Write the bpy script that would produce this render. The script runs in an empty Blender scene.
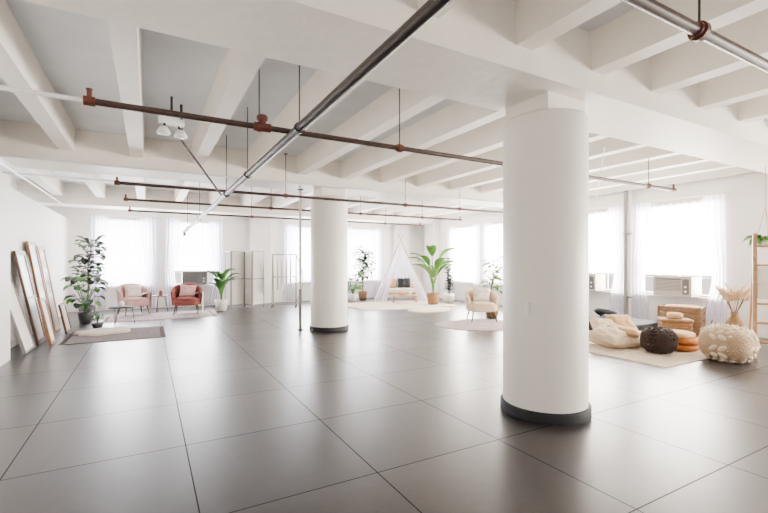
import bpy, math, random
from mathutils import Vector, Matrix, noise
R=random.Random(7)
S=bpy.context.scene
pi=math.pi
# ---------------------------------------------------------------- materials
def nt(name):
    m=bpy.data.materials.new(name); m.use_nodes=True
    n=m.node_tree.nodes; l=m.node_tree.links
    return m,n,l,n['Principled BSDF']
def mat(name,c,rough=.6,metal=0,var=.08,scale=6,bump=.0,bscale=40,spec=.5):
    m,n,l,b=nt(name)
    tc=n.new('ShaderNodeTexCoord'); no=n.new('ShaderNodeTexNoise'); no.inputs['Scale'].default_value=scale
    no.inputs['Detail'].default_value=5
    l.new(tc.outputs['Object'],no.inputs['Vector'])
    r=n.new('ShaderNodeValToRGB')
    r.color_ramp.elements[0].position=.3; r.color_ramp.elements[1].position=.7
    r.color_ramp.elements[0].color=[x*(1-var) for x in c]+[1]
    r.color_ramp.elements[1].color=[min(1,x*(1+var)) for x in c]+[1]
    l.new(no.outputs['Fac'],r.inputs['Fac']); l.new(r.outputs['Color'],b.inputs['Base Color'])
    b.inputs['Roughness'].default_value=rough; b.inputs['Metallic'].default_value=metal
    b.inputs['Specular IOR Level'].default_value=spec
    if bump>0:
        n2=n.new('ShaderNodeTexNoise'); n2.inputs['Scale'].default_value=bscale
        l.new(tc.outputs['Object'],n2.inputs['Vector'])
        bp=n.new('ShaderNodeBump'); bp.inputs['Strength'].default_value=bump; bp.inputs['Distance'].default_value=.02
        l.new(n2.outputs['Fac'],bp.inputs['Height']); l.new(bp.outputs['Normal'],b.inputs['Normal'])
    return m
M={}
M['wall']=mat('wall_paint',(.88,.86,.83),.55,var=.02,scale=1.5,bump=.05,bscale=8)
M['col']=mat('column_paint',(.89,.855,.80),.42,var=.02,scale=1.2,bump=.08,bscale=5)
M['beam']=mat('beam_paint',(.88,.83,.76),.5,var=.03,scale=2,bump=.25,bscale=7)
M['slab']=mat('slab_paint',(.76,.79,.82),.6,var=.05,scale=2,bump=.2,bscale=6)
M['trim']=mat('dark_trim',(.014,.015,.019),.7,bump=.1,spec=.3)
M['white']=mat('white_enamel',(.86,.85,.83),.35,var=.02)
M['steel']=mat('pipe_steel',(.034,.026,.024),.40,.2,var=.3,scale=9)
M['copper']=mat('pipe_painted_brown',(.045,.022,.017),.40,.15,var=.3,scale=9)
M['rodg']=mat('grey_metal',(.25,.23,.22),.4,.3,var=.1)
M['rust']=mat('red_fitting',(.10,.020,.011),.5,.1,var=.3,scale=12)
M['pinkf']=mat('pink_fabric',(.58,.34,.33),.9,bump=.2)
M['redf']=mat('rust_fabric',(.20,.048,.04),.9,bump=.2)
M['cream']=mat('cream_fabric',(.76,.60,.44),.95,bump=.5,bscale=60)
M['whitef']=mat('white_fabric',(.82,.75,.67),.95,bump=.4,bscale=50)
M['wool']=mat('wool',(.72,.57,.40),.95,var=.12,scale=20,bump=.9,bscale=45)
M['woolp']=mat('wool_rope',(.70,.56,.40),.95,var=.14,scale=20,bump=.9,bscale=45)
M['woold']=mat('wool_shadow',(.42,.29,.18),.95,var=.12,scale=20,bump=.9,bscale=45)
M['fur']=mat('fur',(.78,.68,.56),1,var=.12,scale=20,bump=1,bscale=90)
M['brown']=mat('brown_knit',(.026,.013,.009),.95,var=.3,bump=.8,bscale=60)
M['mustard']=mat('mustard_fabric',(.40,.13,.018),.9,bump=.4)
M['beige']=mat('beige_fabric',(.52,.32,.165),.9,bump=.4)
M['black']=mat('black_fabric',(.012,.013,.017),.8,bump=.3)
M['slate']=mat('slate_fabric',(.016,.024,.038),.8,bump=.3)
M['wood']=mat('oak',(.20,.085,.034),.5,var=.25,scale=9)
M['woodc']=mat('crate_wood',(.20,.115,.06),.6,var=.3,scale=9)
M['woodl']=mat('pale_wood',(.40,.23,.12),.5,var=.2,scale=9)
M['woodd']=mat('dark_wood',(.065,.030,.015),.45,var=.25,scale=9)
M['canvas']=mat('canvas',(.82,.78,.73),.8,var=.03)
M['art']=mat('faded_art',(.50,.40,.30),.7,var=.35,scale=2)
M['pane']=mat('pale_glazing',(.58,.565,.55),.25,0,var=.2,scale=1.5)
M['leaf']=mat('leaf_green',(.036,.125,.020),.4,var=.4,scale=5)
M['leafd']=mat('leaf_dark',(.009,.030,.013),.35,var=.4,scale=5)
M['leafb']=mat('leaf_bright',(.070,.21,.023),.4,var=.35,scale=5)
M['soil']=mat('soil',(.03,.02,.015),1)
M['stem']=mat('stem',(.12,.085,.045),.8)
M['dried']=mat('dried_palm',(.70,.54,.37),.8,var=.15)
M['basket']=mat('wicker',(.22,.12,.052),.8,var=.3,scale=30,bump=.8,bscale=70)
M['pot']=mat('white_pot',(.78,.76,.73),.4)
M['potd']=mat('dark_pot',(.04,.04,.045),.5)
M['rugd']=mat('taupe_rug',(.15,.12,.115),1,var=.25,scale=14,bump=.6,bscale=90)
M['rugc']=mat('cream_rug',(.68,.57,.45),1,var=.14,scale=10,bump=.7,bscale=90)
M['rugp']=mat('faded_rug',(.42,.34,.34),1,var=.3,scale=8,bump=.6,bscale=90)
M['acb']=mat('ac_body',(.46,.42,.37),.5,var=.03)
M['acd']=mat('ac_body_grey',(.13,.13,.13),.5,var=.05)
M['acg']=mat('ac_grille',(.10,.095,.09),.5)
M['terra']=mat('terracotta',(.38,.14,.07),.8)
def sheer(name,c,tr):
    m,n,l,b=nt(name); n.remove(b)
    out=n['Material Output']
    d=n.new('ShaderNodeBsdfDiffuse'); t=n.new('ShaderNodeBsdfTranslucent'); p=n.new('ShaderNodeBsdfTransparent')
    d.inputs[0].default_value=(*c,1); t.inputs[0].default_value=(*c,1)
    a=n.new('ShaderNodeMixShader'); a.inputs[0].default_value=.55
    l.new(d.outputs[0],a.inputs[1]); l.new(t.outputs[0],a.inputs[2])
    q=n.new('ShaderNodeMixShader'); q.inputs[0].default_value=1-tr
    l.new(p.outputs[0],q.inputs[1]); l.new(a.outputs[0],q.inputs[2]); l.new(q.outputs[0],out.inputs[0])
    return m
M['sheer']=sheer('sheer_cloth',(.80,.78,.90),.3)
M['haze_layer']=sheer('haze_layer_cloth',(.92,.91,.93),.5)  # for the added sheet that imitates window bloom
def floor_mat():
    m,n,l,b=nt('tile_floor')
    tc=n.new('ShaderNodeTexCoord')
    mp=n.new('ShaderNodeMapping'); mp.inputs['Location'].default_value=(-.27,-.35,0)
    l.new(tc.outputs['Object'],mp.inputs['Vector'])
    br=n.new('ShaderNodeTexBrick'); br.offset=0; br.squash=1
    br.inputs['Scale'].default_value=1; br.inputs['Brick Width'].default_value=1.16; br.inputs['Row Height'].default_value=1.16
    br.inputs['Mortar Size'].default_value=.006; br.inputs['Mortar Smooth'].default_value=.4
    l.new(mp.outputs[0],br.inputs['Vector'])
    br.inputs['Color1'].default_value=(.034,.0285,.029,1); br.inputs['Color2'].default_value=(.022,.0193,.0205,1)
    br.inputs['Mortar'].default_value=(.007,.0057,.006,1); br.inputs['Bias'].default_value=0
    no=n.new('ShaderNodeTexNoise'); no.inputs['Scale'].default_value=9; no.inputs['Detail'].default_value=9; no.inputs['Roughness'].default_value=.75
    l.new(tc.outputs['Object'],no.inputs['Vector'])
    mr=n.new('ShaderNodeMapRange'); mr.inputs[1].default_value=.1; mr.inputs[2].default_value=.9; mr.inputs[3].default_value=.5; mr.inputs[4].default_value=1.5
    l.new(no.outputs['Fac'],mr.inputs[0])
    mx=n.new('ShaderNodeMix'); mx.data_type='RGBA'; mx.blend_type='MULTIPLY'; mx.inputs[0].default_value=1
    l.new(br.outputs['Color'],mx.inputs[6]); l.new(mr.outputs[0],mx.inputs[7])
    # sparse dark chips
    v=n.new('ShaderNodeTexNoise'); v.inputs['Scale'].default_value=17; v.inputs['Detail'].default_value=2
    l.new(tc.outputs['Object'],v.inputs['Vector'])
    m2=n.new('ShaderNodeMapRange'); m2.inputs[1].default_value=.76; m2.inputs[2].default_value=.79
    l.new(v.outputs['Fac'],m2.inputs[0])
    mx2=n.new('ShaderNodeMix'); mx2.data_type='RGBA'; mx2.inputs[7].default_value=(.008,.0065,.0065,1)
    l.new(m2.outputs[0],mx2.inputs[0]); l.new(mx.outputs[2],mx2.inputs[6])
    l.new(mx2.outputs[2],b.inputs['Base Color'])
    ra=n.new('ShaderNodeMath'); ra.operation='MULTIPLY_ADD'; ra.inputs[1].default_value=.4
    n3=n.new('ShaderNodeTexNoise'); n3.inputs['Scale'].default_value=.8; n3.inputs['Detail'].default_value=1
    l.new(tc.outputs['Object'],n3.inputs['Vector'])
    r3=n.new('ShaderNodeMapRange'); r3.inputs[1].default_value=0; r3.inputs[2].default_value=1; r3.inputs[3].default_value=.26; r3.inputs[4].default_value=.36
    l.new(n3.outputs['Fac'],r3.inputs[0])
    l.new(br.outputs['Fac'],ra.inputs[0]); l.new(r3.outputs[0],ra.inputs[2]); l.new(ra.outputs[0],b.inputs['Roughness'])
    sp=n.new('ShaderNodeMapRange'); sp.inputs[3].default_value=.44; sp.inputs[4].default_value=.12
    l.new(br.outputs['Fac'],sp.inputs[0]); l.new(sp.outputs[0],b.inputs['Specular IOR Level'])
    return m
M['floor']=floor_mat()
# ---------------------------------------------------------------- mesh builder
class B:
    def __init__(s,name):
        s.n=name; s.v=[]; s.f=[]; s.m=[]; s.s=[]; s.mats=[]; s.T=Matrix.Identity(4)
    def mi(s,k):
        if k not in s.mats: s.mats.append(k)
        return s.mats.index(k)
    def add(s,vs,fs,k,smooth=False):
        o=len(s.v); i=s.mi(k)
        s.v+= [s.T@Vector(p) for p in vs]
        for f in fs: s.f.append([o+a for a in f]); s.m.append(i); s.s.append(smooth)
    def box(s,a,b,k,bev=0):
        x0,y0,z0=a; x1,y1,z1=b
        if bev==0:
            s.add([(x0,y0,z0),(x1,y0,z0),(x1,y1,z0),(x0,y1,z0),(x0,y0,z1),(x1,y0,z1),(x1,y1,z1),(x0,y1,z1)],
              [(0,3,2,1),(4,5,6,7),(0,1,5,4),(1,2,6,5),(2,3,7,6),(3,0,4,7)],k)
        else:
            c=[(x0+x1)/2,(y0+y1)/2,(z0+z1)/2]; s.soft(c,(x1-x0,y1-y0,z1-z0),k,e=.12)
    def cyl(s,a,b,r,k,r2=None,n=14,cap=True):
        a=Vector(a);b=Vector(b); r2=r if r2 is None else r2
        d=(b-a).normalized(); u=d.orthogonal().normalized(); w=d.cross(u)
        vs=[a+(u*math.cos(t)+w*math.sin(t))*r for t in [2*pi*i/n for i in range(n)]]
        vs+=[b+(u*math.cos(t)+w*math.sin(t))*r2 for t in [2*pi*i/n for i in range(n)]]
        s.add(vs,[(i,(i+1)%n,n+(i+1)%n,n+i) for i in range(n)],k,True)
        if cap: s.add(vs,[list(range(n))[::-1],list(range(n,2*n))],k)
    def path(s,pts,r,k,n=8):
        for i in range(len(pts)-1):
            ra=r[i] if isinstance(r,list) else r; rb=r[i+1] if isinstance(r,list) else r
            s.cyl(pts[i],pts[i+1],ra,k,rb,n=n,cap=(i in (0,len(pts)-2)))
    def lathe(s,prof,k,c=(0,0,0),n=32,fn=None):
        vs=[];m=len(prof)
        for j,(r,z) in enumerate(prof):
            for i in range(n):
                t=2*pi*i/n; q=r*(fn(t,z) if fn else 1)
                vs.append((c[0]+q*math.cos(t),c[1]+q*math.sin(t),c[2]+z))
        fs=[(j*n+i,j*n+(i+1)%n,(j+1)*n+(i+1)%n,(j+1)*n+i) for j in range(m-1) for i in range(n)]
        s.add(vs,fs,k,True)
    def soft(s,c,size,k,e=.4,rot=(0,0,0),nz=.0,nu=20,nv=12,puff=0):
        vs=[];a,b,d=[q/2 for q in size]
        Rm=Matrix.Rotation(rot[2],3,'Z')@Matrix.Rotation(rot[1],3,'Y')@Matrix.Rotation(rot[0],3,'X')
        sp=lambda x:math.copysign(abs(x)**e,x)
        for j in range(nv+1):
            ph=-pi/2+pi*j/nv
            for i in range(nu):
                t=2*pi*(i+.5)/nu
                p=Vector((a*sp(math.cos(ph))*sp(math.cos(t)),b*sp(math.cos(ph))*sp(math.sin(t)),d*sp(math.sin(ph))))
                if puff:
                    q=max(abs(p.x)/a,abs(p.y)/b); p.z*=1-puff*q*q
                if nz: p*=1+nz*noise.noise(p*7+Vector(c)*3)
                vs.append(Vector(c)+Rm@p)
        fs=[(j*nu+i,j*nu+(i+1)%nu,(j+1)*nu+(i+1)%nu,(j+1)*nu+i) for j in range(nv) for i in range(nu)]
        s.add(vs,fs,k,True)
    def pillow(s,c,w,d,h,k,rot=(0,0,0),seed=0):
        Rm=Matrix.Rotation(rot[2],3,'Z')@Matrix.Rotation(rot[1],3,'Y')@Matrix.Rotation(rot[0],3,'X')
        for sg in (1,-1):
            def fn(i,j):
                x=i*2-1;y=j*2-1
                q=((1-x**4)*(1-y**4))**.55 if abs(x)<1 and abs(y)<1 else 0
                e=1-.10*(1-abs(x*y))*(max(abs(x),abs(y))**4)
                z=sg*h/2*q*(1+.35*noise.noise(Vector((x*2.2+seed,y*2.2,sg))))
                return Vector(c)+Rm@Vector((x*w/2*e,y*d/2*e,z))
            s.sheet(fn,16,16,k)
    def sheet(s,fn,nu,nv,k,smooth=True):
        vs=[fn(i/nu,j/nv) for j in range(nv+1) for i in range(nu+1)]
        w=nu+1
        s.add(vs,[(j*w+i,j*w+i+1,(j+1)*w+i+1,(j+1)*w+i) for j in range(nv) for i in range(nu)],k,smooth)
    def leaf(s,base,d,L,W,k,droop=.5,n=8,shape='oval',fold=.2):
        d=Vector(d).normalized(); p=Vector(base); side=d.cross(Vector((0,0,1)))
        if side.length<.05: side=Vector((1,0,0))
        side.normalize(); vs=[]
        for i in range(n+1):
            t=i/n
            if shape=='oval': w=W*math.sin(pi*min(1,t**.85*1.0))**.8 if 0<t<1 else 0.002
            elif shape=='fiddle': w=W*(math.sin(pi*t**1.25))**.6 if 0<t<1 else 0.002
            else: w=W*(math.sin(pi*t**.75))**.6 if 0<t<1 else 0.002
            w=abs(w)
            up=side.cross(d).normalized()
            vs+= [p-side*w/2+up*w*fold, p, p+side*w/2+up*w*fold]
            d=(d+Vector((0,0,-1))*droop/n).normalized()
            p=p+d*L/n
        fs=[]
        for i in range(n):
            o=i*3
            fs+=[(o,o+1,o+4,o+3),(o+1,o+2,o+5,o+4)]
        s.add(vs,fs,k,True)
    def make(s,loc=(0,0,0),rz=0,rot=None,col=None):
        me=bpy.data.meshes.new(s.n); me.from_pydata([tuple(p) for p in s.v],[],s.f)
        for k in s.mats: me.materials.append(M[k])
        me.polygons.foreach_set('material_index',s.m); me.polygons.foreach_set('use_smooth',s.s)
        me.validate(); me.update()
        o=bpy.data.objects.new(s.n,me); S.collection.objects.link(o)
        o.location=loc; o.rotation_euler=rot if rot else (0,0,rz)
        return o
# ---------------------------------------------------------------- room
VL,VR=-6.5,10.7; UF,UB=15.8,-5.0; PW=-2.1
ZJ,ZB,ZS=3.30,3.10,3.66
b=B('floor'); b.box((VL-.3,UB,-.1),(VR+.3,UF+.3,0),'floor'); b.make()
b=B('ceiling'); b.box((VL-.3,UB,ZS),(VR+.3,UF+.3,ZS+.2),'slab'); b.make()
b=B('ceiling_joists')
v=-1.15-.98*5
while v<VR:
    x0,x1=v-.12,v+.12; t=.025
    b.add([(x0,UB,ZS),(x0+t,UB,ZJ),(x1-t,UB,ZJ),(x1,UB,ZS),(x0,UF,ZS),(x0+t,UF,ZJ),(x1-t,UF,ZJ),(x1,UF,ZS)],
      [(0,1,5,4),(1,2,6,5),(2,3,7,6),(0,3,2,1),(4,5,6,7)],'beam')
    v+=.98
b.make()
for u in (-2.95,2.95,8.88,14.85):
    b=B('ceiling_beam'); w=.4
    b.box((VL,u-w,ZB),(VR,u+w,ZS-.001),'beam')
    b.make()
WZ0,WZ1=.72,2.82
def wall(name,axis,pos,thick,a0,a1,ops,z1):
    b=B(name); cur=a0
    def bx(s0,s1,z0,zz):
        if axis=='x': b.box((s0,pos,z0),(s1,pos+thick,zz),'wall')
        else: b.box((pos,s0,z0),(pos+thick,s1,zz),'wall')
    for (o0,o1) in sorted(ops):
        bx(cur,o0,0,z1); bx(o0,o1,0,WZ0); bx(o0,o1,WZ1,z1); cur=o1
    bx(cur,a1,0,z1); return b.make()
FW=[(-1.4,.1),(.64,2.14),(4.6,6.1),(6.95,8.55),(-5.2,-3.6)]
RW=[(4.42,6.2),(6.62,8.4),(10.0,11.7),(12.0,13.7),(-1.6,.2),(.7,2.45),(-4.6,-2.8)]
wall('wall_back','x',UF,.3,VL-.3,VR+.3,FW,ZS)
wall('wall_right','y',VR,.3,UB,UF,RW,ZS)
b=B('wall_left'); b.box((VL-.3,UB,0),(VL,UF,ZS),'wall'); b.make()
b=B('wall_partition'); b.box((PW-.15,8.5,0),(PW,UF,2.80),'wall'); b.box((PW-.15,1.0,0),(PW+.25,8.5,2.80),'wall'); b.make()
b=B('baseboard_back'); b.box((PW,UF-.02,0),(VR,UF,.12),'wall'); b.make()
b=B('baseboard_right'); b.box((VR-.02,UB,0),(VR,UF,.12),'wall'); b.make()
b=B('baseboard_left'); b.box((PW,8.5,0),(PW+.02,UF-.02,.12),'wall'); b.make()
for i,(x0,x1) in enumerate(((3.2,3.9),(9.2,9.9))):
    b=B('trim_%d'%(i+1)); b.box((x0,UF-.22,0),(x1,UF,ZB),'wall'); b.make()
for i,(y0,y1) in enumerate(((2.7,3.3),(8.85,9.55),(14.5,15.2))):
    b=B('trim_%d'%(i+3)); b.box((VR-.25,y0,0),(VR,y1,ZB),'wall'); b.make()
wn=[0]
def window(c,w,rz,center):
    wn[0]+=1; b=B('window_%d'%wn[0]); h0,h1=WZ0,WZ1; d0,d1=.08,.16
    f=.045
    b.box((-w/2,d0,h0),(-w/2+f,d1,h1),'white'); b.box((w/2-f,d0,h0),(w/2,d1,h1),'white')
    b.box((-w/2,d0,h1-f),(w/2,d1,h1),'white'); b.box((-w/2,d0,h0),(w/2,d1,h0+f),'white')
    for i in (1,2,3):
        x=-w/2+w*i/4; t=.016 if i==2 else .007
        b.box((x-t,d0+.02,h0),(x+t,d1-.04,h1),'white')
    for i in range(1,5):
        z=h0+(h1-h0)*i/5; t=.022 if i in (3,) else .007
        b.box((-w/2,d0+.02,z-t),(w/2,d1-.04,z+t),'white')
    b.box((-w/2-.04,-.07,h0-.04),(w/2+.04,d0,h0),'white')
    b.make(c,rz)
    L=bpy.data.lights.new('window_daylight','AREA'); L.shape='RECTANGLE'; L.size=w+.1; L.size_y=h1-h0+.1
    L.energy=center[0]; L.color=center[1]
    o=bpy.data.objects.new('window_daylight',L); S.collection.objects.link(o)
    d=Vector((0,.38,0)); d.rotate(Matrix.Rotation(rz,3,'Z'))
    o.location=Vector(c)+d+Vector((0,0,(h0+h1)/2)); o.rotation_euler=(-pi/2,0,rz)
for a,c in FW: window(((a+c)/2,UF,0),c-a,0,(880,(.97,.97,1)))
for a,c in RW: window((VR,(a+c)/2,0),c-a,-pi/2,(1550 if a>3 else 900,(1,.92,.81)))
def curtain(c,rz,x0,x1,wl,wr,z1=2.95,z0=.04,tie=False,haze_layer=0):
    b=B('sheer_curtain')
    def part(a,w,sgn):
        def fn(i,j):
            z=z1+(z0-z1)*j
            gath=1
            if tie: gath=1-.4*math.exp(-((j-.6)/.22)**2)
            x=a+sgn*w*i*gath
            y=-.11+.035*math.sin(i*w*60+j*1.5)*(0.6+.4*j)+.01*math.sin(i*23)
            return (x,y,z)
        b.sheet(fn,48,14,'sheer')
    part(x0,wl,1)
    if wr: part(x1,wr,-1)
    if haze_layer:
        b.sheet(lambda i,j:(x0+.1+(x1-x0-.2)*i,-.02+.012*math.sin(i*70),z1-.05+(haze_layer-z1+.05)*j),90,4,'haze_layer')  # extra sheet added for a hazy window glow that hides the muntins
    b.cyl((x0-.08,-.11,z1+.01),(x1+.08,-.11,z1+.01),.014,'white')
    for x in (x0-.03,x1+.03): b.cyl((x,-.11,z1+.01),(x,0,z1+.01),.01,'white')
    b.make(c,rz)
for i,(a,c) in enumerate(FW[:4]): curtain(((a+c)/2,UF,0),0,-(c-a)/2-.15,(c-a)/2+.15,.46,.46,tie=True,haze_layer=1.2 if i==1 else .75)
for i,(a,c) in enumerate(RW[:4]): curtain((VR,(a+c)/2,0),-pi/2,-(c-a)/2-.12,(c-a)/2+.12,.50,.44,tie=True,haze_layer=1.2 if i<2 else .75)
for (x,y) in ((3.54,3.0),(3.54,8.9)):
    b=B('concrete_column')
    b.lathe([(.435,0),(.435,.085),(.428,.092),(.41,.095)],'trim',n=64)
    b.lathe([(.408,.095),(.408,2.90),(.395,2.93),(0.001,2.93)],'col',n=64)
    b.box((-.27,-.27,2.92),(.27,.27,ZB),'col')
    b.box((-.405,-.16,1.0),(-.375,-.10,1.12),'white')
    b.make((x,y,0))
# ---------------------------------------------------------------- pipes
def clamp(b,p,axis,r,top):
    x,y,z=p; a=Vector((.045,0,0)); p=Vector(p)
    b.cyl(p-a,p+a,r*1.35,'rust'); b.cyl(p-a*.4,p+a*.4,r*1.7,'rust')
    if top: b.cyl(p,(x,y,top),.007,'steel',n=6); b.box((x-.03,y-.03,top-.012),(x+.03,y+.03,top),'rust')
def mz(u): return 2.795-.040*(u-4.1)
def mv(u): return 1.28-.033*(u-4.1)
b=B('sprinkler_main_pipe')
b.cyl((mv(-2),-2,mz(-2)),(mv(14),14.0,mz(14)),.043,'steel',n=20)
for u in (-1.5,1.1,4.0,6.1,7.6,10.8,13.2): 
    b.cyl((mv(u),u,mz(u)),(mv(u),u,ZS-.002),.007,'steel',n=6); b.cyl((mv(u),u-.02,mz(u)),(mv(u),u+.02,mz(u)),.055,'steel')
b.cyl((mv(14),13.95,mz(14)),(mv(14),13.95,mz(14)-.12),.04,'steel')
b.make()
def branch(u,v0,v1,z,r,cl,white=None,drop=True,k='copper'):
    b=B('sprinkler_branch_pipe'); b.cyl((v0,u,z),(v1,u,z),r,k,n=16)
    for c in cl: clamp(b,(c,u,z),'x',r,ZS-.002 if abs(u%5.93-2.95)>.5 else ZB)
    if white: b.cyl((white,u,z),(v0,u,z),r*.7,'white')
    for e in (v0,v1):
        b.cyl((e-.04,u,z),(e+.04,u,z),r*1.4,'rust'); b.cyl((e,u,z-.02),(e,u,z+.09),r*.7,'rust'); b.cyl((e,u,z+.09),(e,u,z+.10),.025,'steel')
    b.make()
branch(4.22,-.42,8.4,2.82,.028,(.95,2.55,5.9,7.6),white=-5.5)
branch(8.35,-.45,8.4,2.82,.028,(2.4,5.2,6.8))
branch(10.3,-.4,8.4,2.80,.026,(2.6,5,7))
branch(12.5,-.4,8.4,2.80,.026,(2.6,5,7))
branch(1.26,1.5,7.5,2.83,.032,(2.78,5),k='copper')
b=B('sprinkler_tee_fitting'); b.cyl((.98,4.22,2.80),(.98,4.22,2.93),.035,'rust'); b.cyl((.9,4.22,2.82),(1.06,4.22,2.82),.042,'rust')
b.soft((.98,4.22,2.91),(.11,.08,.07),'rust',e=.7); b.make()
b=B('exposed_conduit')
b.cyl((PW+.1,8.0,3.05),(PW+.1,14.4,3.05),.018,'white'); b.cyl((-5.5,7.6,2.95),(8,7.6,2.95),.016,'white'); b.cyl((-5.5,9.6,3.05),(1.1,9.6,3.05),.018,'white')
b.cyl((5.2,3.45,3.0),(7.6,5.2,2.72),.006,'rodg'); b.cyl((7.6,5.2,2.72),(10.6,6.45,3.25),.006,'rodg')
b.make()
b=B('support_pole'); b.cyl((0,0,0),(0,0,ZB),.028,'white',n=16); b.cyl((0,0,0),(0,0,.9),.032,'rodg',n=16); b.cyl((0,0,0),(0,0,.02),.07,'acg'); b.cyl((0,0,ZB-.02),(0,0,ZB),.07,'acg'); b.make((2.94,9.1,0))
b=B('wall_riser_pipe'); b.cyl((10.6,6.45,0),(10.6,6.45,ZS),.045,'rodg'); b.cyl((10.6,6.33,0),(10.6,6.33,ZS),.025,'white')
for z in (.6,2.2): b.box((10.56,6.28,z),(10.7,6.5,z+.03),'acg')
b.make()
b=B('ceiling_spotlight')
b.box((-.15,-.05,.13),(.15,.05,.22),'white',1); b.cyl((0,0,.2),(0,0,.5),.015,'steel')
for sx in (-1,1):
    b.cyl((sx*.09,0,.14),(sx*.10,-.02,.07),.014,'steel')
    b.lathe([(0.001,.10),(.04,.09),(.075,.03),(.08,0),(.07,-.005),(0.001,-.01)],'white',c=(sx*.11,-.02,-.01),n=20)
b.make((.27,6.2,3.16),.4)
b=B('diagonal_pipe_brace'); b.cyl((.40,6.45,3.18),(mv(8),8.0,mz(8)+.03),.018,'steel'); b.cyl((.40,6.45,3.18),(.40,6.45,ZS-.002),.018,'steel'); b.make()
# ---------------------------------------------------------------- AC units
def ac(loc,rz,w=.78,h=.44,k='acb'):
    b=B('window_air_conditioner'); 
    b.box((-w/2,-.36,0),(w/2,.07,h),k); b.box((-w/2-.012,-.372,-.0),(w/2+.012,-.352,h+.01),k)
    b.box((-w/2+.04,-.376,.12),(w/2-.20,-.371,h-.04),'acg')
    for i in range(8):
        z=.13+i*(h-.19)/8; b.box((-w/2+.04,-.384,z),(w/2-.20,-.374,z+.016),k)
    b.box((w/2-.17,-.376,.05),(w/2-.04,-.371,h-.05),'acg')
    for z in (.12,.22): b.cyl((w/2-.105,-.376,z),(w/2-.105,-.395,z),.025,'white')
    for i in range(6): b.box((-w/2+.06,-.34+i*.05,h),(w/2-.06,-.32+i*.05,h+.004),'acg')
    b.make(loc,rz)
ac((VR,5.23,.73),-pi/2); ac((1.37,UF,.73),0,.74,.44,'acd'); ac((VR,7.5,.73),-pi/2)
# ---------------------------------------------------------------- plants
def pot(b,r,h,k):
    b.lathe([(0.001,0),(r*.72,0),(r*.95,h*.7),(r,h),(r*.9,h),(r*.85,h*.9),(0.001,h*.9)],k,n=24)
    b.lathe([(0.001,h*.91),(r*.86,h*.905)],'soil',n=24)
def plant(name,loc,kind,H,pk='pot',pr=.18,ph=.32,lk='leaf',seed=1,n=None):
    r=random.Random(seed); b=B(name); pot(b,pr,ph,pk)
    def dirn(el):
        a=r.uniform(0,2*pi); return Vector((math.cos(a)*math.cos(el),math.sin(a)*math.cos(el),math.sin(el)))
    if kind=='banana':
        for i in range(n or 9):
            a=2*pi*i/(n or 9)*1.9+r.uniform(-.3,.3); hh=(H-ph)*r.uniform(.3,.72); o=Vector((math.cos(a),math.sin(a),0))
            base=Vector((0,0,ph*.9)); top=base+Vector((0,0,hh))+o*hh*.22
            b.path([base,base+Vector((0,0,hh*.5))+o*hh*.06,top],[.022,.016,.01],'leafb' if lk!='leafd' else 'stem')
            b.leaf(top,o*.55+Vector((0,0,1)),H*r.uniform(.30,.42),H*.15,lk if i%3 else 'leafb',droop=1.5,shape='oval',n=10)
    elif kind=='monstera':
        for i in range(n or 16):
            a=2.4*i; hh=(H-ph)*r.uniform(.2,.85); o=Vector((math.cos(a),math.sin(a),0))
            base=Vector((0,0,ph*.9)); top=base+Vector((0,0,hh))+o*(H*.12+.12*hh)
            b.path([base,(base+top)/2+Vector((0,0,.08)),top],[.008,.007,.005],'leaf',n=6)
            b.leaf(top,o+Vector((0,0,.5)),H*.2,H*.17,lk if i%3 else 'leafb',droop=1.6,shape='round',fold=.15)
    elif kind=='tree':
        tr=[Vector((0,0,ph*.9))]
        for i in range(5): tr.append(tr[-1]+Vector((r.uniform(-.05,.05),r.uniform(-.05,.05),(H*.92-ph)/5)))
        b.path(tr,[.025,.022,.018,.014,.01,.007],'stem')
        for i in range(n or 46):
            t=r.uniform(.32,1)*4.99; j=int(t); p=tr[j].lerp(tr[j+1],t-j); d=dirn(r.uniform(-.1,1.0))
            q=p+d*H*r.uniform(.05,.14)
            b.path([p,q],[.005,.003],'stem',n=5)
            b.leaf(q,d,H*.12,H*.065,lk if i%4 else 'leaf',droop=.9,shape='fiddle',n=6)
            b.leaf(p.lerp(q,.6),dirn(.4),H*.10,H*.055,lk,droop=.9,shape='fiddle',n=6)
    elif kind=='stalk':
        for s_ in range(3):
            o=Vector((r.uniform(-.06,.06),r.uniform(-.06,.06),0)); hh=(H-ph)*(1-.25*s_)
            tr=[Vector((0,0,ph*.9))+o*.3+(o*1.5+Vector((0,0,1)))*hh*k/4 for k in range(5)]
            b.path(tr,[.015,.013,.011,.009,.006],'stem',n=6)
            for i in range(n or 16):
                t=r.uniform(.15,1)*3.99; j=int(t); p=tr[j].lerp(tr[j+1],t-j)
                b.leaf(p,dirn(r.uniform(.2,.9)),H*.13,H*.06,lk,droop=.7,n=6)
    return b.make(loc,r.uniform(0,6))
plant('rubber_plant',(-1.42,13.75,0),'tree',2.2,'potd',.2,.34,'leafd',3,n=75)
plant('potted_houseplant',(-1.35,12.75,0),'monstera',1.35,'potd',.16,.28,'leafd',5,n=24)
plant('monstera_plant',(1.98,13.9,0),'banana',1.4,'pot',.2,.34,'leaf',6,n=17)
plant('potted_houseplant',(6.75,14.55,0),'monstera',1.2,'pot',.18,.3,'leafb',8,n=24)
plant('ficus_tree',(7.4,15.05,0),'tree',2.1,'basket',.18,.35,'leafd',9,n=90)
plant('banana_plant',(8.75,12.2,.014),'banana',2.25,'basket',.24,.4,'leafb',10,n=18)
plant('dracaena_plant',(9.6,12.4,.0),'stalk',1.65,'pot',.2,.35,'leafd',11,n=36)
plant('fiddle_leaf_fig',(8.1,8.6,0),'tree',1.66,'basket',.2,.4,'leafb',12,n=46)
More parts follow.
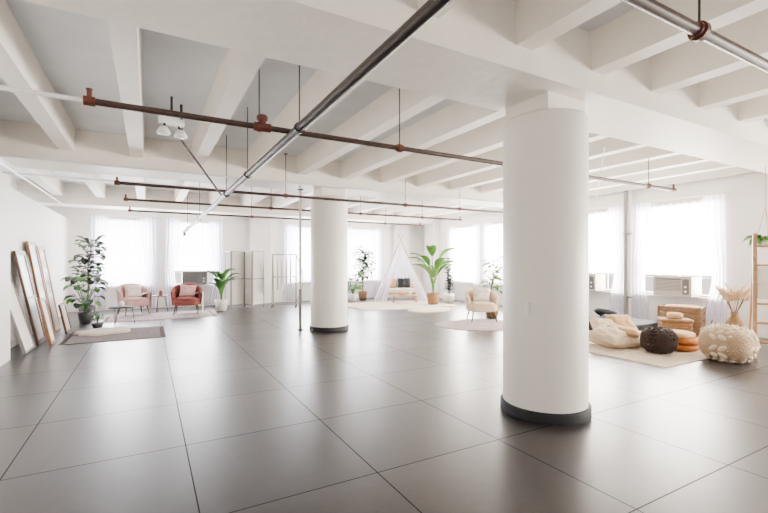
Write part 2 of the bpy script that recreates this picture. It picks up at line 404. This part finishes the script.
plant('trailing_houseplant',(-1.0,11.6,0.0),'monstera',.42,'potd',.12,.12,'leaf',14,n=24)
# ---------------------------------------------------------------- leaning frames
def frame(name,loc,w,h,lean,fk,ik,fw=.06,t=.04,mid=False):
    b=B(name)
    b.box((-t/2,-w/2,0),(t/2,-w/2+fw,h),fk); b.box((-t/2,w/2-fw,0),(t/2,w/2,h),fk)
    b.box((-t/2,-w/2+fw,0),(t/2,w/2-fw,fw),fk); b.box((-t/2,-w/2+fw,h-fw),(t/2,w/2-fw,h),fk)
    if mid: b.box((-t/2,-w/2+fw,h*.5-.02),(t/2,w/2-fw,h*.5+.02),fk)
    b.box((-t/2+.008,-w/2+fw,fw),(t/2-.014,w/2-fw,h-fw),ik)
    b.make(loc,rot=(0,-lean,0))
frame('leaning_canvas',(-1.74,9.15,0.01),.66,1.25,.26,'rodg','canvas',.035)
frame('leaning_window_frame',(-1.72,9.95,.01),.66,1.72,.19,'woodd','pane',.08,mid=True)
frame('leaning_window_frame',(-1.72,10.78,.01),.66,1.92,.165,'wood','pane',.07)
frame('leaning_window_frame',(-1.74,11.62,.01),.66,1.85,.16,'woodl','pane',.07)
frame('leaning_picture_frame',(-1.48,11.2,.01),.6,.62,.2,'woodd','art',.05)
frame('leaning_picture_frame',(-1.52,9.75,.01),.45,.85,.2,'wood','canvas',.05)
# ---------------------------------------------------------------- rugs
def rug(name,loc,w,d,k,rz=0,fringe=True,wav=0,t=.012,round_=False,irr=0,seed=0):
    b=B(name)
    if round_:
        def fn(tt,z): return 1+irr*noise.noise(Vector((math.cos(tt)*1.7,math.sin(tt)*1.7,seed)))
        b.T=Matrix.Diagonal((1,d/w,1,1)); b.lathe([(w/2,0),(w/2,t*.6),(w/2-.03,t),(w*.3,t*1.05),(w*.1,t),(0.001,t)],k,n=72,fn=fn)
    else:
        b.box((-w/2,-d/2,0),(w/2,d/2,t),k)
        n=int(d/.05)
        for i in range(n):
            y=-d/2+d*(i+.5)/n; b.box((w/2,y-.008,0.001),(w/2+.09,y+.008,.007),k); b.box((-w/2-.09,y-.008,.001),(-w/2,y+.008,.007),k)
    b.make(loc,rz)
rug('taupe_area_rug',(-.55,10.35,.001),1.55,1.65,'rugd',0)
rug('sheepskin_rug',(-.80,10.75,.014),1.0,.75,'fur',.5,t=.05,round_=True,irr=.35,seed=3)
rug('faded_area_rug',(.35,13.3,.001),2.5,1.6,'rugp',0)
rug('shag_area_rug',(7.6,12.8,.001),3.4,2.6,'rugc',0)
rug('sheepskin_rug',(7.6,10.75,.001),1.7,1.0,'fur',.2,t=.04,round_=True,irr=.3,seed=5)
rug('cowhide_rug',(6.9,7.8,.001),2.2,1.7,'rugp',.3,t=.012,round_=True,irr=.25,seed=8)
rug('cream_area_rug',(7.92,4.74,.001),3.0,2.85,'rugc',0)
# ---------------------------------------------------------------- armchairs
def armchair(name,loc,rz,k,lk='woodd',pil=None,throw=None,hb=.82):
    b=B(name)
    b.soft((0,0,.34),(.66,.64,.20),k,e=.35); b.soft((0,-.03,.43),(.56,.60,.13),k,e=.45,puff=.25)
    def shell(off):
        def fn(i,j):
            a=pi*(-.08)+pi*1.16*i; rx,ry=.38+off,.36+off
            hh=.27+(hb-.27)*j*(.62+.38*max(0,math.sin(a))**.8)
            fl=1+.12*j
            return (rx*math.cos(a)*fl,ry*math.sin(a)*fl*(1.05)-.0,hh)
        return fn
    f1,f2=shell(0),shell(-.09)
    b.sheet(f1,24,8,k); b.sheet(f2,24,8,k)
    rim=[(Vector(f1(i/24,1))+Vector(f2(i/24,1)))/2 for i in range(25)]; b.path(rim,.05,k,n=10)
    for e in (0,1):
        l=[(Vector(f1(e,j/6))+Vector(f2(e,j/6)))/2 for j in range(7)]; b.path(l,.048,k,n=10)
        b.soft(l[-1],(.1,.1,.1),k,e=1)
    for i in range(1,8):
        p=[Vector(f2(.2+.6*i/8,j/6))+Vector((0,-.005,0)) for j in range(2,7)]; b.path(p,.012,k,n=6)
    for sx in (-1,1):
        for sy in (-1,1): b.cyl((sx*.26,sy*.24,.27),(sx*.31,sy*.29,0),.022,lk,r2=.013)
    if pil: b.pillow((.02,.10,.64),.44,.38,.2,pil,rot=(1.25,.1,0))
    if throw:
        def th(i,j):
            s_=j*1.3
            if s_<.5: return (.08+s_*.62,-.15+.35*i,.52+.12*(s_/.5))
            return (.42+.015*math.sin(9*i),-.15+.35*i,.64-(s_-.5)*.75)
        b.sheet(th,10,14,throw)
    return b.make(loc,rz)
armchair('pink_armchair',(-.35,14.0,0.014),.35,'pinkf',pil='whitef',throw='whitef')
armchair('rust_armchair',(.98,13.5,0.014),-.15,'redf',throw='whitef',pil='pinkf')
armchair('cream_armchair',(7.38,8.2,0.015),-.5,'cream',pil='whitef',hb=.78)
b=B('hairpin_side_table')
b.lathe([(0.001,.40),(.28,.40),(.285,.41),(.28,.425),(0.001,.425)],'black',n=32)
for i in range(3):
    a=2*pi*i/3
    for q in (-.18,.18): b.cyl((.22*math.cos(a+q),.22*math.sin(a+q),.4),(.27*math.cos(a),.27*math.sin(a),0),.006,'steel')
b.lathe([(0.001,.426),(.05,.426),(.06,.5),(.03,.56),(.02,.56)],'pot',n=16)
b.make((-.55,12.0,0.001))
b=B('round_side_table')
b.lathe([(0.001,.48),(.22,.48),(.225,.49),(.22,.505),(0.001,.505)],'woodd',n=32)
for i in range(3):
    a=2*pi*i/3; b.cyl((.12*math.cos(a),.12*math.sin(a),.48),(.2*math.cos(a),.2*math.sin(a),0),.012,'woodd')
b.lathe([(0.001,.506),(.04,.506),(.05,.6),(.02,.66)],'terra',n=16)
b.make((.33,14.4,0))
# ---------------------------------------------------------------- folding screen & clothing rack
b=B('folding_screen')
px=[Vector((-.80,.24,0)),Vector((-.52,-.24,0)),Vector((-.18,.22,0)),Vector((.14,-.24,0)),Vector((.46,.20,0))]
for p,q in zip(px[:-1],px[1:]):
    d=(q-p).normalized()
    for e in (p+d*.02,q-d*.02): b.cyl(e,e+Vector((0,0,1.86)),.018,'rodg',n=8)
    for z in (.10,.95,1.84): b.cyl(p+Vector((0,0,z)),q+Vector((0,0,z)),.014,'rodg',n=8)
    nrm=Vector((-d.y,d.x,0))
    b.sheet(lambda i,j,p=p,q=q,nrm=nrm:p.lerp(q,.05+.9*i)+nrm*(.008*math.sin(i*44))+Vector((0,0,.12+1.70*j)),40,4,'canvas')
b.make((2.90,14.35,0),-.35)
b=B('clothing_rack')
for x in (-.38,.38):
    for dy in (-.24,.24):
        b.cyl((x,dy,.09),(x,dy*.25,1.75),.016,'rodg'); b.cyl((x-.02,dy,.045),(x+.02,dy,.045),.045,'acg'); b.cyl((x,dy,.04),(x,dy,.10),.012,'acg')
    b.cyl((x,-.24,.12),(x,.24,.12),.014,'rodg')
for z,dy in ((.12,-.24),(.12,.24),(1.75,0),(1.0,.13)): b.cyl((-.38,dy,z),(.38,dy,z),.015,'rodg')
b.path([(.38+.22*math.sin(pi*i/16),0,.12+1.63*i/16) for i in range(17)],.014,'rodg')
for xx,k in ((-.22,'whitef'),(-.08,'canvas'),(.06,'whitef'),(.2,'canvas')):
    b.cyl((xx,0,1.75),(xx,0,1.66),.005,'steel',n=5)
    b.sheet(lambda i,j,xx=xx:(xx+.018*math.sin(i*14+j*3),(i-.5)*(.36+.10*j),1.66-.10*abs(i-.5)*2*(1-j)-(1.1 if xx<0 else .9)*j),20,10,k)
b.make((3.98,14.0,0),-.35)
# ---------------------------------------------------------------- canopy tent
b=B('canopy_tent')
A=Vector((0,0,2.35)); cs=[Vector((-1.0,-.8,0)),Vector((1.0,-.8,0)),Vector((1.0,.8,0)),Vector((-1.0,.8,0))]
for c in cs:
    d=(A-c).normalized(); b.cyl(c,A+d*.22,.018,'woodl')
def panel(p,q,s0=0,s1=1,k='sheer'):
    def fn(i,j):
        t=s0+(s1-s0)*i; base=p.lerp(q,t); pt=base.lerp(A,j*.97)
        nrm=(q-p).cross(A-p).normalized(); 
        return pt-nrm*(.10*math.sin(pi*t)*math.sin(pi*j)+.025*math.sin(t*50)*(1-j))
    b.sheet(fn,60,14,k)
panel(cs[1],cs[2]); panel(cs[2],cs[3]); panel(cs[3],cs[0]); panel(cs[0],cs[1],0,.2); panel(cs[0],cs[1],.8,1)
b.make((8.75,14.4,.015),-.45)
b=B('daybed_sofa')
b.box((-.75,-.33,.22),(.75,.33,.30),'woodl')
b.soft((0,0,.38),(1.5,.68,.18),'whitef',e=.3); b.soft((0,.27,.62),(1.45,.16,.42),'whitef',e=.35)
for sx in (-1,1):
    b.soft((sx*.72,.02,.52),(.14,.6,.24),'whitef',e=.4)
    for sy in (-.28,.28): b.cyl((sx*.66,sy,0),(sx*.66,sy,.24),.022,'woodl')
b.pillow((.1,.10,.66),.5,.42,.2,'black',rot=(1.25,0,0)); b.pillow((-.4,.10,.65),.42,.4,.2,'woodl',rot=(1.25,0,.1)); b.pillow((.52,.10,.65),.4,.38,.2,'wool',rot=(1.25,0,-.1))
b.make((8.70,14.25,.015),-.45)
b=B('low_coffee_table'); b.box((-.45,-.22,.24),(.45,.22,.28),'woodl')
for sx in (-.4,.4):
    for sy in (-.18,.18): b.cyl((sx,sy,.24),(sx*1.05,sy,0),.018,'woodl')
b.soft((-.1,0,.315),(.22,.22,.07),'terra',e=.6); b.soft((.2,.03,.35),(.1,.1,.14),'pot',e=.8)
b.make((8.2,13.2,.015),-.45)
# ---------------------------------------------------------------- boho corner
b=B('floor_mattress'); b.soft((0,0,.10),(1.5,1.3,.2),'slate',e=.22,nu=32); b.pillow((.2,.3,.29),.55,.55,.2,'black',rot=(.15,.2,.3)); b.pillow((-.35,-.2,.27),.5,.5,.18,'slate',rot=(0,.1,.9)); b.make((9.1,5.75,.014),0)
b=B('pile_of_floor_cushions')
b.pillow((0,0,.10),.80,.70,.22,'wool',rot=(0,0,.2),seed=1); b.pillow((.50,.20,.10),.65,.6,.22,'beige',rot=(0,0,.7),seed=2)
b.pillow((.12,.05,.24),.62,.60,.20,'beige',rot=(.12,.1,.9),seed=3)
b.pillow((-.25,-.12,.22),.55,.5,.18,'wool',rot=(.2,-.25,.5),seed=4); b.pillow((.35,.35,.30),.52,.46,.2,'beige',rot=(.9,0,.15),seed=5)
b.pillow((-.02,.3,.27),.5,.45,.2,'wool',rot=(.6,.1,-.2),seed=6)
b.make((7.3,4.6,.014),-.4)
def bumpy(name,loc,w,h,k,rows,cols,br,under,seed=0,rough=.0,tilt=.35,gap=1.25):
    r=random.Random(seed); b=B(name)
    b.soft((0,0,h/2),(w*.93,w*.93,h*.97),under,e=.65,nu=32,nv=16)
    for j in range(rows):
        ph=-pi/2*.78+pi*.86*j/(rows-1); 
        sp=lambda x:math.copysign(abs(x)**.65,x)
        rr=w/2*.93*sp(math.cos(ph)); z=h/2+h/2*.92*sp(math.sin(ph))
        n=max(4,int(cols*rr/(w/2)))
        for i in range(n):
            t=2*pi*(i+(j%2)*.5)/n+r.uniform(-rough,rough)
            b.soft((rr*math.cos(t),rr*math.sin(t),z),(br*.62,2*pi*rr/n*gap,br),k,e=.9,rot=(tilt*(1 if j%2 else -1),0,t),nu=8,nv=6)
    return b.make(loc)
bumpy('chunky_knit_pouf',(7.74,3.12,.001),.72,.52,'woolp',8,20,.072,'woold',1,.01,.6,1.2)
bumpy('brown_yarn_pouf',(7.35,3.92,.017),.52,.40,'brown',9,22,.06,'brown',2,.1)
b=B('stacked_round_cushions')
for i,(k,dx,dy,s) in enumerate((('mustard',0,0,.66),('mustard',.03,-.03,.60),('beige',-.02,.03,.52))):
    b.soft((dx,dy,.06+.095*i),(s,s,.12),k,e=.7,nz=.05,nu=28)
    b.soft((dx,dy,.12+.095*i),(.05,.05,.02),'woodl',e=.9)
b.make((7.96,3.93,.014))
b=B('wooden_storage_crate')
for z in (.03,.17,.31,.45):
    for sy in (-.22,.21): b.box((-.37,sy,z),(.37,sy+.018,z+.11),'woodc')
    for sx in (-.37,.352): b.box((sx,-.2,z),(sx+.018,.21,z+.11),'woodc')
for sx in (-.375,.335):
    for sy in (-.235,.2): b.box((sx,sy,0),(sx+.04,sy+.04,.57),'woodc')
b.box((-.35,-.2,.02),(.35,.2,.05),'woodd'); b.box((-.33,-.19,.05),(.33,.19,.42),'basket')
b.soft((0,0,.48),(.66,.38,.22),'beige',e=.5,nz=.1)
b.make((9.75,4.75,.014),-pi/2+.25)
b=B('wicker_hamper')
b.soft((0,0,.17),(.5,.4,.34),'basket',e=.2)
for i in range(7): b.soft((0,0,.03+.05*i),(.52,.42,.028),'basket',e=.2,nv=6)
b.soft((0,0,.36),(.54,.44,.05),'basket',e=.2); b.soft((0,0,.44),(.26,.26,.12),'beige',e=.6)
b.make((9.0,4.50,.014),-.9)
b=B('wicker_basket')
b.lathe([(0.001,0),(.17,0),(.21,.12),(.2,.26),(.18,.28),(.19,.25),(0.001,.2)],'basket',n=28)
b.path([(.19*math.cos(t),0,.27+.17*math.sin(t)) for t in [pi*i/14 for i in range(15)]],.012,'basket')
b.soft((0,0,.24),(.3,.3,.14),'cream',e=.7,nz=.1)
b.make((9.0,3.85,.014),.6)
b=B('dried_palm_vase')
b.lathe([(0.001,0),(.11,0),(.16,.16),(.13,.34),(.055,.48),(.07,.54),(.05,.54),(.04,.46),(0.001,.4)],'basket',n=28)
for i in range(7):
    a=2*pi*i/7+.3; o=Vector((math.cos(a),math.sin(a),0)); t=Vector((0,0,.45)); c=t+Vector((0,0,.30+.05*(i%3)))+o*.16
    b.path([t,c],.006,'woodd',n=5)
    side=Vector((-o.y,o.x,0))
    for k in range(11):
        an=(k-5)*.24; d=(Vector((0,0,1))+o*.6).normalized()*math.cos(an)+side*math.sin(an)
        b.leaf(c,d,.27-.010*abs(k-5),.06,'dried',droop=.3,n=5)
for i in range(9):
    a=2.4*i; o=Vector((math.cos(a),math.sin(a),0)); t=Vector((0,0,.45)); q=t+Vector((0,0,.38+.03*(i%4)))+o*.16
    b.path([t,q],.004,'woodl',n=5); b.leaf(q,o*.4+Vector((0,0,1)),.24,.06,'dried',droop=.9)
b.make((9.8,3.85,.001))
b=B('wooden_ladder')
for x in (-.22,.22): b.box((x-.025,-.03,0),(x+.025,.03,1.95),'woodl')
for i in range(6): b.cyl((-.22,0,.25+.3*i),(.22,0,.25+.3*i),.018,'woodl')
for x in (-.22,.22): b.cyl((x,0,1.85),(x,.62,0.012),.018,'woodl')
b.sheet(lambda i,j:(-.19+.38*i,(-.032-.01*math.sin(i*14)) if j<.5 else (.032+.01*math.sin(i*14)),1.475-abs(.5-j)*1.1+ (0)),20,20,'whitef'); b.make((8.4,2.80,.001),-1.1)
b=B('hanging_planter')
b.T=Matrix.Translation((0,0,1.72)); pot(b,.12,.17,'pot'); b.T=Matrix.Identity(4)
for i in range(3):
    a=2*pi*i/3; b.cyl((.115*math.cos(a),.115*math.sin(a),1.88),(0,0,2.4),.004,'woodl',n=5)
b.cyl((0,0,2.4),(0,0,ZB),.004,'woodl',n=5)
for i in range(44):
    a=2.4*i; o=Vector((math.cos(a),math.sin(a),0)); b.leaf(Vector((0,0,1.88))+o*R.uniform(.02,.12),o+Vector((0,0,R.uniform(.2,1.5))),R.uniform(.18,.28),.07,'leafb' if i%2 else 'leaf',droop=1.8)
b.make((8.92,3.08,0))
# ---------------------------------------------------------------- world & camera
w=bpy.data.worlds.new('World'); S.world=w; w.use_nodes=True
bg=w.node_tree.nodes['Background']; bg.inputs[0].default_value=(1,.93,.86,1); bg.inputs[1].default_value=2.1
cam=bpy.data.cameras.new('camera'); co=bpy.data.objects.new('camera',cam); S.collection.objects.link(co)
cam.lens=425/768*36; cam.sensor_width=36; cam.shift_y=.0072
co.location=(0,0,1.5); co.rotation_euler=(pi/2,0,-math.radians(29.05)); S.camera=co
